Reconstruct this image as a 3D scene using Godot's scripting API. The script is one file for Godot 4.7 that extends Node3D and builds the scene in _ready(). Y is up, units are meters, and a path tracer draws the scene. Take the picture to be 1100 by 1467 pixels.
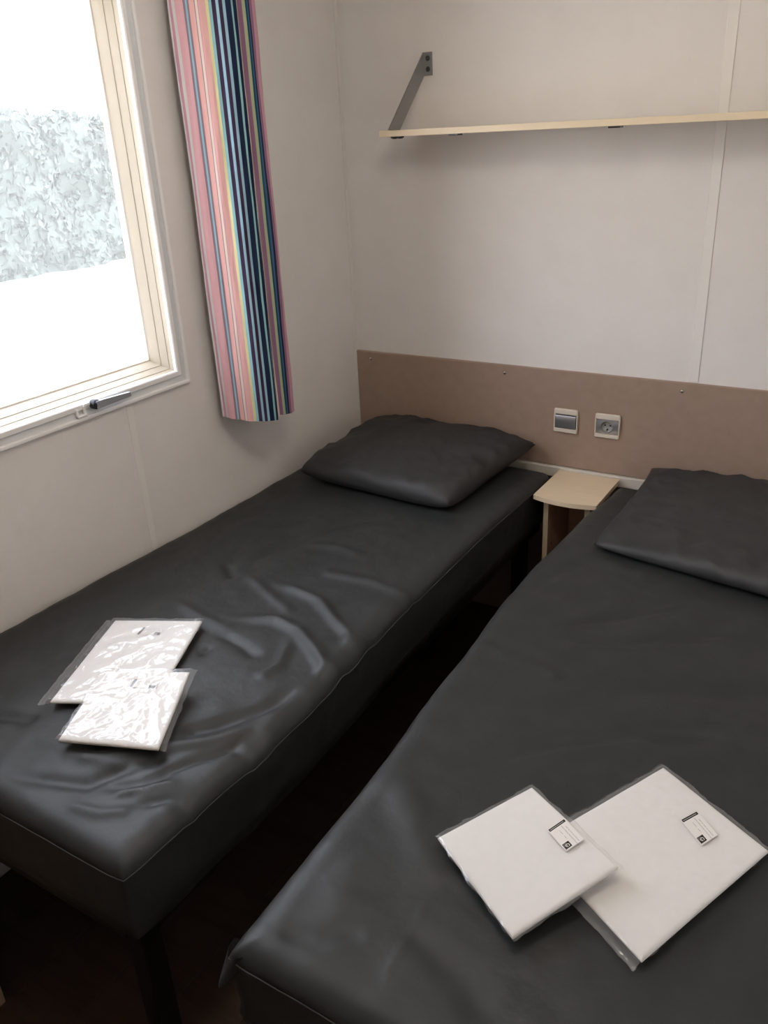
extends Node3D
# Bedroom of a holiday home: two single beds under charcoal covers, window on the left.
# Room axes: left wall at x = 0, back wall at z = 0, floor at y = 0.

var mats := {}
var taken := {}
var rng := RandomNumberGenerator.new()

const CAM_BASIS := Basis(Vector3(0.853055, -0.047400, -0.519663), Vector3(-0.179338, 0.908574, -0.377268), Vector3(0.490035, 0.415026, 0.766563))
const CAM_AT := Vector3(1.7289, 1.7025, 2.5787)
const FOV := 63.190

# cloth folds on each mattress: height, half width, points (x, z)
const FOLDS_NEAR_WINDOW := [
	[0.009, 0.02, [0.444, 1.134, 0.528, 1.137, 0.624, 1.158, 0.712, 1.219, 0.769, 1.251, 0.804, 1.324]],
	[0.01, 0.02, [0.455, 1.325, 0.572, 1.276, 0.645, 1.290, 0.719, 1.334, 0.782, 1.381, 0.806, 1.426]],
	[-0.01, 0.022, [0.775, 1.456, 0.751, 1.546, 0.692, 1.650, 0.650, 1.698]],
	[0.007, 0.016, [0.654, 1.332, 0.691, 1.428, 0.677, 1.487]],
	[0.006, 0.022, [0.396, 0.911, 0.493, 0.897, 0.602, 0.913]],
	[0.006, 0.02, [0.507, 0.992, 0.564, 1.029, 0.701, 1.018, 0.767, 1.029, 0.818, 1.046]],
	[-0.006, 0.028, [0.323, 1.082, 0.333, 0.994, 0.377, 0.885, 0.441, 0.740, 0.525, 0.662]],
	[-0.006, 0.018, [0.272, 1.107, 0.344, 1.168]],
	[0.005, 0.02, [0.327, 1.116, 0.512, 1.200, 0.596, 1.239]],
	[-0.006, 0.018, [0.466, 1.382, 0.569, 1.402, 0.627, 1.422]],
	[-0.004, 0.012, [0.507, 1.478, 0.505, 1.435]],
	[0.006, 0.022, [0.262, 1.326, 0.406, 1.353, 0.510, 1.370]],
	[-0.007, 0.02, [0.259, 1.844, 0.374, 1.804]],
	[-0.006, 0.02, [0.440, 1.941, 0.530, 1.916, 0.611, 1.885, 0.645, 1.814, 0.700, 1.759]],
	[-0.005, 0.014, [0.630, 1.882, 0.704, 1.834, 0.733, 1.783]],
	[-0.006, 0.014, [0.719, 1.889, 0.783, 1.827, 0.795, 1.756]],
	[0.006, 0.016, [0.532, 1.855, 0.632, 1.773, 0.719, 1.693, 0.769, 1.606]],
	[0.004, 0.018, [0.435, 1.844, 0.583, 1.832, 0.703, 1.789]],
	[0.005, 0.014, [0.785, 1.657, 0.799, 1.554, 0.801, 1.461]],
	[-0.007, 0.012, [0.787, 1.872, 0.812, 1.811, 0.818, 1.764]],
	[-0.007, 0.012, [0.700, 1.812, 0.741, 1.736, 0.785, 1.657]],
	[0.005, 0.012, [0.667, 1.890, 0.707, 1.845, 0.762, 1.795]],
	[0.004, 0.014, [0.613, 1.938, 0.689, 1.925, 0.737, 1.890]],
	[-0.006, 0.012, [0.752, 1.709, 0.778, 1.638, 0.812, 1.571]],
]
const FOLDS_BY_SHELF := [
	[-0.004, 0.02, [1.203, 0.999, 1.332, 0.872, 1.448, 0.750]],
	[-0.006, 0.022, [1.201, 1.057, 1.365, 0.988, 1.535, 0.841]],
	[-0.005, 0.03, [1.076, 0.919, 1.150, 0.644]],
	[0.004, 0.022, [1.082, 1.135, 1.142, 1.170, 1.238, 1.175, 1.264, 1.197]],
	[-0.004, 0.03, [1.351, 1.165, 1.609, 1.076]],
	[-0.006, 0.022, [1.187, 1.518, 1.327, 1.377, 1.478, 1.265, 1.603, 1.207]],
	[0.006, 0.045, [1.076, 1.593, 1.153, 1.651, 1.212, 1.713, 1.271, 1.778]],
	[0.0016, 0.008, [1.268, 1.790, 1.274, 1.959]],
	[0.003, 0.05, [1.099, 1.813, 1.186, 1.884]],
	[-0.003, 0.02, [1.089, 1.952, 1.153, 1.943, 1.217, 1.894]],
	[-0.004, 0.03, [1.241, 1.854, 1.376, 1.893, 1.433, 1.928]],
]

# ---------------------------------------------------------------- nodes
func numbered(called: String) -> String:
	if not taken.has(called):
		taken[called] = 0
		return called
	taken[called] += 1
	return "%s_%03d" % [called, taken[called]]

func tag(o: Node3D, label: String, category: String, group := "") -> Node3D:
	o.set_meta("label", label)
	o.set_meta("category", category)
	if group != "":
		o.set_meta("group", group)
	return o

func thing(called: String, label: String, category: String, at := Vector3.ZERO, group := "") -> Node3D:
	var o := Node3D.new()
	o.name = numbered(called)
	add_child(o)
	o.position = at
	return tag(o, label, category, group)

func structure(called: String) -> Node3D:
	var o := Node3D.new()
	o.name = called
	add_child(o)
	o.set_meta("kind", "structure")
	return o

func put(called: String, mesh: Mesh, m: Material, parent: Node3D, at := Vector3.ZERO) -> MeshInstance3D:
	var o := MeshInstance3D.new()
	o.name = called
	o.mesh = mesh
	o.material_override = m
	o.cast_shadow = GeometryInstance3D.SHADOW_CASTING_SETTING_DOUBLE_SIDED
	o.position = at
	parent.add_child(o, true)
	return o

# ---------------------------------------------------------------- shapes
func begin(smooth := false) -> SurfaceTool:
	var st := SurfaceTool.new()
	st.begin(Mesh.PRIMITIVE_TRIANGLES)
	st.set_smooth_group(0 if smooth else -1)
	return st

func done(st: SurfaceTool) -> ArrayMesh:
	st.generate_normals()
	return st.commit()

func tri(st: SurfaceTool, a: Vector3, b: Vector3, c: Vector3, out: Vector3) -> void:
	st.add_vertex(a)
	if (a - c).cross(a - b).dot(out) < 0.0:
		st.add_vertex(c)
		st.add_vertex(b)
	else:
		st.add_vertex(b)
		st.add_vertex(c)

func quad(st: SurfaceTool, a: Vector3, b: Vector3, c: Vector3, d: Vector3, out: Vector3) -> void:
	tri(st, a, b, c, out)
	tri(st, a, c, d, out)

# box from lo to hi with chamfered edges
func box(st: SurfaceTool, lo: Vector3, hi: Vector3, bevel := 0.002) -> void:
	var c := (lo + hi) * 0.5
	var h := (hi - lo) * 0.5
	var b: float = min(bevel, min(h.x, min(h.y, h.z)) * 0.6)
	for ax in 3:
		var u := (ax + 1) % 3
		var v := (ax + 2) % 3
		for s in [-1.0, 1.0]:
			var pts := []
			for k in [[-1, -1], [1, -1], [1, 1], [-1, 1]]:
				var p := Vector3.ZERO
				p[ax] = s * h[ax]
				p[u] = k[0] * (h[u] - b)
				p[v] = k[1] * (h[v] - b)
				pts.append(c + p)
			var n := Vector3.ZERO
			n[ax] = s
			quad(st, pts[0], pts[1], pts[2], pts[3], n)
	if b <= 0.0:
		return
	for ax in 3:
		var u := (ax + 1) % 3
		var v := (ax + 2) % 3
		for su in [-1.0, 1.0]:
			for sv in [-1.0, 1.0]:
				var pts := []
				for s in [-1.0, 1.0]:
					var p := Vector3.ZERO
					p[ax] = s * (h[ax] - b)
					p[u] = su * h[u]
					p[v] = sv * (h[v] - b)
					var q := p
					q[u] = su * (h[u] - b)
					q[v] = sv * h[v]
					if s < 0:
						pts.append(c + p)
						pts.append(c + q)
					else:
						pts.append(c + q)
						pts.append(c + p)
				var n := Vector3.ZERO
				n[u] = su
				n[v] = sv
				quad(st, pts[0], pts[1], pts[2], pts[3], n)
	for sx in [-1.0, 1.0]:
		for sy in [-1.0, 1.0]:
			for sz in [-1.0, 1.0]:
				var s := Vector3(sx, sy, sz)
				var k := (h - Vector3(b, b, b)) * s
				tri(st, c + k + Vector3(b * sx, 0, 0), c + k + Vector3(0, b * sy, 0), c + k + Vector3(0, 0, b * sz), s)

func box_mesh(lo: Vector3, hi: Vector3, bevel := 0.002) -> ArrayMesh:
	var st := begin()
	box(st, lo, hi, bevel)
	return done(st)

# round bar from a to b
func bar(st: SurfaceTool, a: Vector3, b: Vector3, r0: float, r1: float, sides := 12, caps := true) -> void:
	var ax := (b - a).normalized()
	var u := ax.cross(Vector3.UP if absf(ax.y) < 0.9 else Vector3.RIGHT).normalized()
	var v := ax.cross(u)
	for i in sides:
		var t0 := TAU * i / sides
		var t1 := TAU * (i + 1) / sides
		var d0 := u * cos(t0) + v * sin(t0)
		var d1 := u * cos(t1) + v * sin(t1)
		quad(st, a + d0 * r0, a + d1 * r0, b + d1 * r1, b + d0 * r1, d0 + d1)
		if caps:
			tri(st, a, a + d0 * r0, a + d1 * r0, -ax)
			tri(st, b, b + d0 * r1, b + d1 * r1, ax)

# tube along points
func tube(st: SurfaceTool, pts: Array, r: float, sides := 8, closed := false) -> void:
	var n := pts.size()
	var rings := []
	for i in n:
		var p0: Vector3 = pts[(i - 1 + n) % n] if closed or i > 0 else pts[i]
		var p1: Vector3 = pts[(i + 1) % n] if closed or i < n - 1 else pts[i]
		var ax := (p1 - p0).normalized()
		var u := ax.cross(Vector3.UP if absf(ax.y) < 0.9 else Vector3.RIGHT).normalized()
		var v := ax.cross(u)
		var ring := []
		for k in sides:
			ring.append(pts[i] + (u * cos(TAU * k / sides) + v * sin(TAU * k / sides)) * r)
		rings.append(ring)
	for i in (n if closed else n - 1):
		var j := (i + 1) % n
		for k in sides:
			var k2 := (k + 1) % sides
			var mid: Vector3 = (rings[i][k] + rings[j][k2]) * 0.5
			quad(st, rings[i][k], rings[i][k2], rings[j][k2], rings[j][k], mid - (pts[i] + pts[j]) * 0.5)

# turned shape: profile of (radius, along) round the axis at c
func lathe(st: SurfaceTool, c: Vector3, axis: Vector3, profile: Array, sides := 24) -> void:
	var u := axis.cross(Vector3.UP if absf(axis.y) < 0.9 else Vector3.RIGHT).normalized()
	var v := axis.cross(u)
	for i in profile.size() - 1:
		var p: Vector2 = profile[i]
		var q: Vector2 = profile[i + 1]
		var across := Vector2(-(q.y - p.y), q.x - p.x)   # side of the profile that looks out
		for k in sides:
			var t0 := TAU * k / sides
			var t1 := TAU * (k + 1) / sides
			var d0 := u * cos(t0) + v * sin(t0)
			var d1 := u * cos(t1) + v * sin(t1)
			var out := (d0 + d1) * 0.5 * across.x + axis * across.y
			var a := c + d0 * p.x + axis * p.y
			var b := c + d1 * p.x + axis * p.y
			var e := c + d1 * q.x + axis * q.y
			var f := c + d0 * q.x + axis * q.y
			if p.x > 1e-6:
				tri(st, a, b, e, out)
			if q.x > 1e-6:
				tri(st, a, e, f, out)

# extruded outline: points in the plane spanned by u and v at o, pushed along w
func prism(st: SurfaceTool, outline: PackedVector2Array, o: Vector3, u: Vector3, v: Vector3, w: Vector3) -> void:
	var idx := Geometry2D.triangulate_polygon(outline)
	var at := func(p: Vector2) -> Vector3: return o + u * p.x + v * p.y
	for i in range(0, idx.size(), 3):
		var a: Vector3 = at.call(outline[idx[i]])
		var b: Vector3 = at.call(outline[idx[i + 1]])
		var c: Vector3 = at.call(outline[idx[i + 2]])
		tri(st, a, b, c, -w)
		tri(st, a + w, b + w, c + w, w)
	var turn := -1.0 if Geometry2D.is_polygon_clockwise(outline) else 1.0
	for i in outline.size():
		var p := outline[i]
		var q := outline[(i + 1) % outline.size()]
		var e := (q - p) * turn
		var a: Vector3 = at.call(p)
		var b: Vector3 = at.call(q)
		quad(st, a, b, b + w, a + w, u * e.y - v * e.x)

# loft a profile of (inward, out of wall) round a rectangle on the left wall
func wall_frame(profile: Array, z0: float, z1: float, y0: float, y1: float) -> ArrayMesh:
	var st := begin()
	for i in profile.size() - 1:
		var p: Vector2 = profile[i]
		var q: Vector2 = profile[i + 1]
		var ring := func(k: Vector2) -> Array:
			return [Vector3(k.y, y0 + k.x, z0 + k.x), Vector3(k.y, y0 + k.x, z1 - k.x), Vector3(k.y, y1 - k.x, z1 - k.x), Vector3(k.y, y1 - k.x, z0 + k.x)]
		var a: Array = ring.call(p)
		var b: Array = ring.call(q)
		var inward := [Vector3(0, 1, 0), Vector3(0, 0, -1), Vector3(0, -1, 0), Vector3(0, 0, 1)]
		for s in 4:
			var n: Vector3 = inward[s] * -(q.y - p.y) + Vector3(1, 0, 0) * (q.x - p.x)
			quad(st, a[s], a[(s + 1) % 4], b[(s + 1) % 4], b[s], n)
	return done(st)

# smooth grid over (u, v) in 0..1; out is the side the normals take
func sheet(nu: int, nv: int, at: Callable, out: Vector3, thick := 0.0) -> ArrayMesh:
	var pos := PackedVector3Array()
	var uvs := PackedVector2Array()
	for j in nv + 1:
		for i in nu + 1:
			pos.append(at.call(float(i) / nu, float(j) / nv))
			uvs.append(Vector2(float(i) / nu, float(j) / nv))
	var nor := PackedVector3Array()
	nor.resize(pos.size())
	for j in nv + 1:
		for i in nu + 1:
			var l := pos[j * (nu + 1) + maxi(i - 1, 0)]
			var r := pos[j * (nu + 1) + mini(i + 1, nu)]
			var d := pos[maxi(j - 1, 0) * (nu + 1) + i]
			var t := pos[mini(j + 1, nv) * (nu + 1) + i]
			nor[j * (nu + 1) + i] = (r - l).cross(t - d).normalized()
	if nor[(nv / 2) * (nu + 1) + nu / 2].dot(out) < 0.0:
		for k in nor.size():
			nor[k] = -nor[k]
	var idx := PackedInt32Array()
	for j in nv:
		for i in nu:
			var a := j * (nu + 1) + i
			var b := a + 1
			var c := a + nu + 2
			var d := a + nu + 1
			if (pos[a] - pos[c]).cross(pos[a] - pos[b]).dot(nor[a] + nor[c]) < 0.0:
				idx.append_array(PackedInt32Array([a, c, b, a, d, c]))
			else:
				idx.append_array(PackedInt32Array([a, b, c, a, c, d]))
	if thick > 0.0:
		var n := pos.size()
		var m := idx.size()
		for k in n:
			pos.append(pos[k] - nor[k] * thick)
			uvs.append(uvs[k])
		for k in n:
			nor.append(-nor[k])
		for k in range(0, m, 3):
			idx.append_array(PackedInt32Array([idx[k] + n, idx[k + 2] + n, idx[k + 1] + n]))
		# close the rim
		var rim := []
		for i in nu: rim.append([i, i + 1])
		for j in nv: rim.append([j * (nu + 1) + nu, (j + 1) * (nu + 1) + nu])
		for i in nu: rim.append([nv * (nu + 1) + nu - i, nv * (nu + 1) + nu - i - 1])
		for j in nv: rim.append([(nv - j) * (nu + 1), (nv - j - 1) * (nu + 1)])
		for e in rim:
			idx.append_array(PackedInt32Array([e[0], e[1], e[1] + n, e[0], e[1] + n, e[0] + n]))
	var arr := []
	arr.resize(Mesh.ARRAY_MAX)
	arr[Mesh.ARRAY_VERTEX] = pos
	arr[Mesh.ARRAY_NORMAL] = nor
	arr[Mesh.ARRAY_TEX_UV] = uvs
	arr[Mesh.ARRAY_INDEX] = idx
	var me := ArrayMesh.new()
	me.add_surface_from_arrays(Mesh.PRIMITIVE_TRIANGLES, arr)
	return me

# ---------------------------------------------------------------- materials
func plain(color: Color, rough := 0.6, metal := 0.0, spec := 0.5) -> StandardMaterial3D:
	var m := StandardMaterial3D.new()
	m.albedo_color = color
	m.roughness = rough
	m.metallic = metal
	m.metallic_specular = spec
	return m

func noise_texture(freq: float, seed_: int, size := 512, normal := false, strength := 4.0, octaves := 4, ridged := false) -> NoiseTexture2D:
	var n := FastNoiseLite.new()
	n.seed = seed_
	n.frequency = freq
	n.noise_type = FastNoiseLite.TYPE_SIMPLEX_SMOOTH
	n.fractal_octaves = octaves
	if ridged:
		n.fractal_type = FastNoiseLite.FRACTAL_RIDGED
	var t := NoiseTexture2D.new()
	t.width = size
	t.height = size
	t.seamless = true
	t.noise = n
	t.as_normal_map = normal
	t.bump_strength = strength
	return t

func ramp_texture(freq: float, seed_: int, a: Color, b: Color, size := 512) -> NoiseTexture2D:
	var t := noise_texture(freq, seed_, size)
	var g := Gradient.new()
	g.set_color(0, a)
	g.set_color(1, b)
	t.color_ramp = g
	return t

func triplanar(m: StandardMaterial3D, scale: float) -> StandardMaterial3D:
	m.uv1_triplanar = true
	m.uv1_world_triplanar = true
	m.uv1_scale = Vector3(scale, scale, scale)
	return m

func wood_image(base: Color, dark: Color, seed_: int) -> ImageTexture:
	var n := FastNoiseLite.new()
	n.seed = seed_
	n.frequency = 0.02
	n.fractal_octaves = 4
	var im := Image.create(512, 512, false, Image.FORMAT_RGB8)
	for y in 512:
		for x in 512:
			var g := n.get_noise_2d(x * 0.12, y * 1.6) * 0.5 + 0.5
			var f := n.get_noise_2d(x * 0.6 + 900.0, y * 9.0) * 0.5 + 0.5
			im.set_pixel(x, y, base.lerp(dark, clampf(g * 0.65 + f * 0.35, 0.0, 1.0)))
	return ImageTexture.create_from_image(im)

func make_materials() -> void:
	var wall := plain(Color.WHITE, 0.55, 0.0, 0.4)
	wall.albedo_texture = ramp_texture(0.006, 3, Color(0.925, 0.91, 0.898), Color(0.94, 0.926, 0.914))
	wall.normal_enabled = true
	wall.normal_texture = noise_texture(0.08, 5, 512, true, 1.0)
	wall.normal_scale = 0.12
	mats.wall = triplanar(wall, 1.6)
	mats.batten = plain(Color(0.948, 0.936, 0.922), 0.5)
	mats.ceiling = plain(Color(0.95, 0.94, 0.92), 0.7)
	mats.white = plain(Color(0.97, 0.97, 0.97), 0.3)
	mats.channel = plain(Color(0.86, 0.87, 0.88), 0.4)
	mats.reveal = plain(Color(0.80, 0.765, 0.70), 0.4)
	mats.rubber = plain(Color(0.80, 0.76, 0.70), 0.7)
	mats.handle = plain(Color(0.60, 0.61, 0.64), 0.4, 0.1)
	mats.handle_dark = plain(Color(0.13, 0.14, 0.17), 0.4, 0.2)
	var glass := plain(Color(0.96, 0.98, 0.97, 0.04), 0.02)
	glass.transparency = BaseMaterial3D.TRANSPARENCY_ALPHA
	mats.glass = glass
	var voile := plain(Color(0.95, 0.95, 0.95, 0.13), 0.9, 0.0, 0.1)
	voile.transparency = BaseMaterial3D.TRANSPARENCY_ALPHA
	voile.backlight_enabled = true
	voile.backlight = Color(0.95, 0.95, 0.95)
	voile.cull_mode = BaseMaterial3D.CULL_DISABLED
	mats.voile = voile
	var panel := plain(Color.WHITE, 0.42, 0.0, 0.45)
	panel.albedo_texture = ramp_texture(0.02, 11, Color(0.635, 0.545, 0.49), Color(0.66, 0.57, 0.515))
	mats.headboard = triplanar(panel, 2.0)
	var wood := plain(Color.WHITE, 0.42)
	wood.albedo_texture = wood_image(Color(0.95, 0.875, 0.765), Color(0.915, 0.83, 0.71), 21)
	mats.wood = triplanar(wood, 1.5)
	mats.wood_edge = plain(Color(0.92, 0.85, 0.735), 0.4)
	var oak := plain(Color.WHITE, 0.5)
	oak.albedo_texture = wood_image(Color(0.74, 0.63, 0.53), Color(0.66, 0.54, 0.45), 22)
	mats.cabinet = triplanar(oak, 1.2)
	mats.steel = plain(Color(0.58, 0.585, 0.59), 0.38, 0.55)
	mats.screw = plain(Color(0.35, 0.35, 0.36), 0.3, 0.8)
	mats.chrome = plain(Color(0.75, 0.74, 0.73), 0.2, 1.0)
	mats.black_metal = plain(Color(0.055, 0.055, 0.06), 0.45, 0.2)
	mats.slat = plain(Color(0.33, 0.25, 0.18), 0.6)
	mats.lower = plain(Color(0.58, 0.51, 0.46), 0.6)
	mats.duct = plain(Color(0.86, 0.83, 0.79), 0.4)
	mats.plate = plain(Color(0.88, 0.845, 0.79), 0.35)
	mats.satin = plain(Color(0.74, 0.75, 0.77), 0.3, 0.85)
	mats.socket_grey = plain(Color(0.62, 0.62, 0.61), 0.4, 0.2)
	mats.hole = plain(Color(0.02, 0.02, 0.02), 0.8)
	# charcoal bed covers
	var cover := plain(Color.WHITE, 0.5, 0.0, 0.42)
	cover.albedo_texture = ramp_texture(0.01, 31, Color(0.17, 0.18, 0.183), Color(0.195, 0.202, 0.204))
	cover.normal_enabled = true
	cover.normal_texture = noise_texture(0.02, 33, 1024, true, 6.0, 5)
	cover.normal_scale = 0.13
	mats.cover = triplanar(cover, 2.2)
	var case_ := plain(Color.WHITE, 0.62, 0.0, 0.6)
	case_.albedo_texture = ramp_texture(0.01, 35, Color(0.138, 0.142, 0.15), Color(0.16, 0.163, 0.17))
	case_.normal_enabled = true
	case_.normal_texture = noise_texture(0.03, 37, 512, true, 4.0, 4)
	case_.normal_scale = 0.15
	mats.pillowcase = triplanar(case_, 2.2)
	mats.seam = plain(Color(0.26, 0.265, 0.265), 0.6)
	# bagged linen
	var linen := plain(Color.WHITE, 0.8, 0.0, 0.3)
	linen.albedo_texture = ramp_texture(0.02, 41, Color(0.92, 0.912, 0.90), Color(0.94, 0.932, 0.92))
	mats.linen = triplanar(linen, 4.0)
	var film := plain(Color(0.93, 0.94, 0.95, 0.11), 0.10, 0.0, 0.7)
	film.transparency = BaseMaterial3D.TRANSPARENCY_ALPHA
	film.cull_mode = BaseMaterial3D.CULL_DISABLED
	mats.film = film
	mats.label = plain(Color.WHITE, 0.6)
	mats.label.albedo_texture = label_print()
	# floor and outdoors
	for k in 3:
		var f := plain(Color.WHITE, 0.5)
		f.albedo_texture = wood_image(Color(0.30, 0.235, 0.19).lightened(0.04 * k), Color(0.22, 0.165, 0.13), 50 + k)
		mats["plank%d" % k] = triplanar(f, 1.0)
	mats.subfloor = plain(Color(0.12, 0.10, 0.08), 0.9)
	var gravel := plain(Color.WHITE, 0.95)
	gravel.albedo_texture = ramp_texture(0.05, 61, Color(0.74, 0.72, 0.68), Color(0.86, 0.84, 0.80))
	mats.gravel = triplanar(gravel, 0.4)
	mats.leaf = plain(Color(0.33, 0.37, 0.355), 0.7)
	mats.leaf_dark = plain(Color(0.31, 0.35, 0.335), 0.8)
	mats.canopy = plain(Color(0.93, 0.72, 0.64), 0.8)
	mats.canopy.backlight_enabled = true
	mats.canopy.backlight = Color(0.6, 0.45, 0.4)

# printed slip in the linen bags: barcode bar, three lines of fine print, square mark
func label_print() -> ImageTexture:
	var im := Image.create(256, 160, false, Image.FORMAT_RGB8)
	var paper := Color(0.915, 0.905, 0.893)
	var ink := Color(0.07, 0.065, 0.06)
	im.fill(paper)
	im.fill_rect(Rect2i(6, 8, 26, 144), ink)
	im.fill_rect(Rect2i(17, 22, 5, 122), Color(0.72, 0.71, 0.70))
	var r := RandomNumberGenerator.new()
	r.seed = 8
	var lines := [[34, 70, 240], [58, 44, 252], [92, 70, 112], [92, 134, 168]]
	for l in lines:
		var x: int = l[1]
		while x < l[2]:
			var w := r.randi_range(3, 6)
			im.fill_rect(Rect2i(x, l[0] - r.randi_range(2, 3), w, 5), Color(0.60, 0.59, 0.58))
			x += w + (r.randi_range(2, 3) if r.randf() < 0.85 else 8)
	# square mark: striped left half, white hook on black
	im.fill_rect(Rect2i(188, 96, 56, 56), ink)
	for k in 6:
		im.fill_rect(Rect2i(192, 122 + k * 5, 26, 2), Color(0.6, 0.59, 0.58))
	for a in 220:
		var t := deg_to_rad(30.0 + a * 1.25)
		var rad := 12.0 - a * 0.006
		for w in 5:
			im.set_pixel(int(219 + cos(t) * (rad + w)), int(122 - sin(t) * (rad + w)), paper)
	im.fill_rect(Rect2i(219, 124, 15, 5), paper)
	return ImageTexture.create_from_image(im)

# ---------------------------------------------------------------- cloth
func fold_height(folds: Array, x: float, z: float) -> float:
	var h := 0.0
	for f in folds:
		var amp: float = f[0]
		var w: float = f[1] * 0.8
		var b: Rect2 = f[3]
		if not b.has_point(Vector2(x, z)):
			continue
		var pts: PackedVector2Array = f[4]
		var best := 1e9
		var along := 0.0
		var p := Vector2(x, z)
		for i in pts.size() - 1:
			var q := Geometry2D.get_closest_point_to_segment(p, pts[i], pts[i + 1])
			var d := p.distance_squared_to(q)
			if d < best:
				best = d
				along = (i + pts[i].distance_to(q) / maxf(pts[i].distance_to(pts[i + 1]), 1e-4)) / (pts.size() - 1)
		var fade := smoothstep(0.0, 0.25, along) * smoothstep(1.0, 0.85, along) * 0.85 + 0.15
		h += 1.35 * amp * fade * exp(-best / (w * w))
	return h

func prepare_folds(src: Array) -> Array:
	var res := []
	for f in src:
		var pts := PackedVector2Array()
		for i in range(0, f[2].size(), 2):
			pts.append(Vector2(f[2][i], f[2][i + 1]))
		var b := Rect2(pts[0], Vector2.ZERO)
		for p in pts:
			b = b.expand(p)
		res.append([f[0], f[1], null, b.grow(f[1] * 2.6), pts])
	return res

# mattress in its cover: gently folded top, rounded rim, upright sides
func cover_mesh(lo: Vector3, hi: Vector3, rim: float, folds: Array, sag: Callable, shift: Callable, step := 0.0065) -> Array:
	var r := rim
	var drop := rim * 0.62
	var nx := int((hi.x - lo.x - 2 * r) / step)
	var nz := int((hi.z - lo.z - 2 * r) / step)
	var soft := FastNoiseLite.new()
	soft.seed = 77
	soft.frequency = 5.0
	soft.fractal_octaves = 3
	var pos := PackedVector3Array()
	for j in nz + 1:
		for i in nx + 1:
			var x := lerpf(lo.x + r, hi.x - r, float(i) / nx)
			var z := lerpf(lo.z + r, hi.z - r, float(j) / nz)
			var y := hi.y + fold_height(folds, x, z) + soft.get_noise_2d(x, z) * 0.004 + float(sag.call(x, z))
			pos.append(Vector3(x, y, z))
	var idx := PackedInt32Array()
	for j in nz:
		for i in nx:
			var a := j * (nx + 1) + i
			idx.append_array(PackedInt32Array([a, a + 1, a + nx + 2, a, a + nx + 2, a + nx + 1]))
	# the rim: walk the border, fan out at corners
	var walk := []
	for i in range(0, nx + 1): walk.append([i, Vector3(0, 0, -1)])
	for k in range(1, 8): walk.append([nx, Vector3(sin(PI / 2 * k / 8), 0, -cos(PI / 2 * k / 8))])
	for j in range(0, nz + 1): walk.append([j * (nx + 1) + nx, Vector3(1, 0, 0)])
	for k in range(1, 8): walk.append([nz * (nx + 1) + nx, Vector3(cos(PI / 2 * k / 8), 0, sin(PI / 2 * k / 8))])
	for i in range(0, nx + 1): walk.append([nz * (nx + 1) + nx - i, Vector3(0, 0, 1)])
	for k in range(1, 8): walk.append([nz * (nx + 1), Vector3(-sin(PI / 2 * k / 8), 0, cos(PI / 2 * k / 8))])
	for j in range(0, nz + 1): walk.append([(nz - j) * (nx + 1), Vector3(-1, 0, 0)])
	for k in range(1, 8): walk.append([0, Vector3(-cos(PI / 2 * k / 8), 0, -sin(PI / 2 * k / 8))])
	var rows := []
	for k in range(1, 7):
		var t := PI / 2 * k / 6
		rows.append([sin(t) * r, (1 - cos(t)) * drop])
	for k in range(1, 7):
		rows.append([r - 0.004 * k / 6.0, lerpf(drop, hi.y - lo.y, k / 6.0)])
	var prev := []
	var seam := []
	for w in walk: prev.append(w[0])
	for k in rows.size():
		var cur := []
		for n in walk.size():
			var base: Vector3 = pos[walk[n][0]]
			var d: Vector3 = walk[n][1]
			d *= pow(1.0 / maxf(absf(d.x), absf(d.z)), 0.75)   # corners nearly square in plan
			var settle := float(rows[k][1]) / (hi.y - lo.y)
			var wob := soft.get_noise_3d(base.x * 1.2, rows[k][1] * 3.0, base.z * 1.2) * 0.006 * smoothstep(0.02, 0.12, rows[k][1])
			var p := base + d * (float(rows[k][0]) + wob)
			p.y = lerpf(base.y, hi.y, minf(settle * 2.0, 1.0)) - rows[k][1]
			cur.append(pos.size())
			pos.append(p)
			if k == 5: seam.append(p + d * 0.0008)
		for n in walk.size():
			var m := (n + 1) % walk.size()
			idx.append_array(PackedInt32Array([prev[n], cur[n], cur[m], prev[n], cur[m], prev[m]]))
		prev = cur
	# flat underside
	var mid := pos.size()
	pos.append(Vector3((lo.x + hi.x) / 2, lo.y, (lo.z + hi.z) / 2))
	for n in walk.size():
		idx.append_array(PackedInt32Array([prev[n], mid, prev[(n + 1) % walk.size()]]))
	# the long edges run a little in and out
	for k in pos.size():
		pos[k].x += float(shift.call(pos[k].x, pos[k].z))
	for k in seam.size():
		seam[k].x += float(shift.call(seam[k].x, seam[k].z))
	var st := begin(true)
	for k in idx:
		st.add_vertex(pos[k])
	st.index()
	st.generate_normals()
	return [st.commit(), seam]

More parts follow.
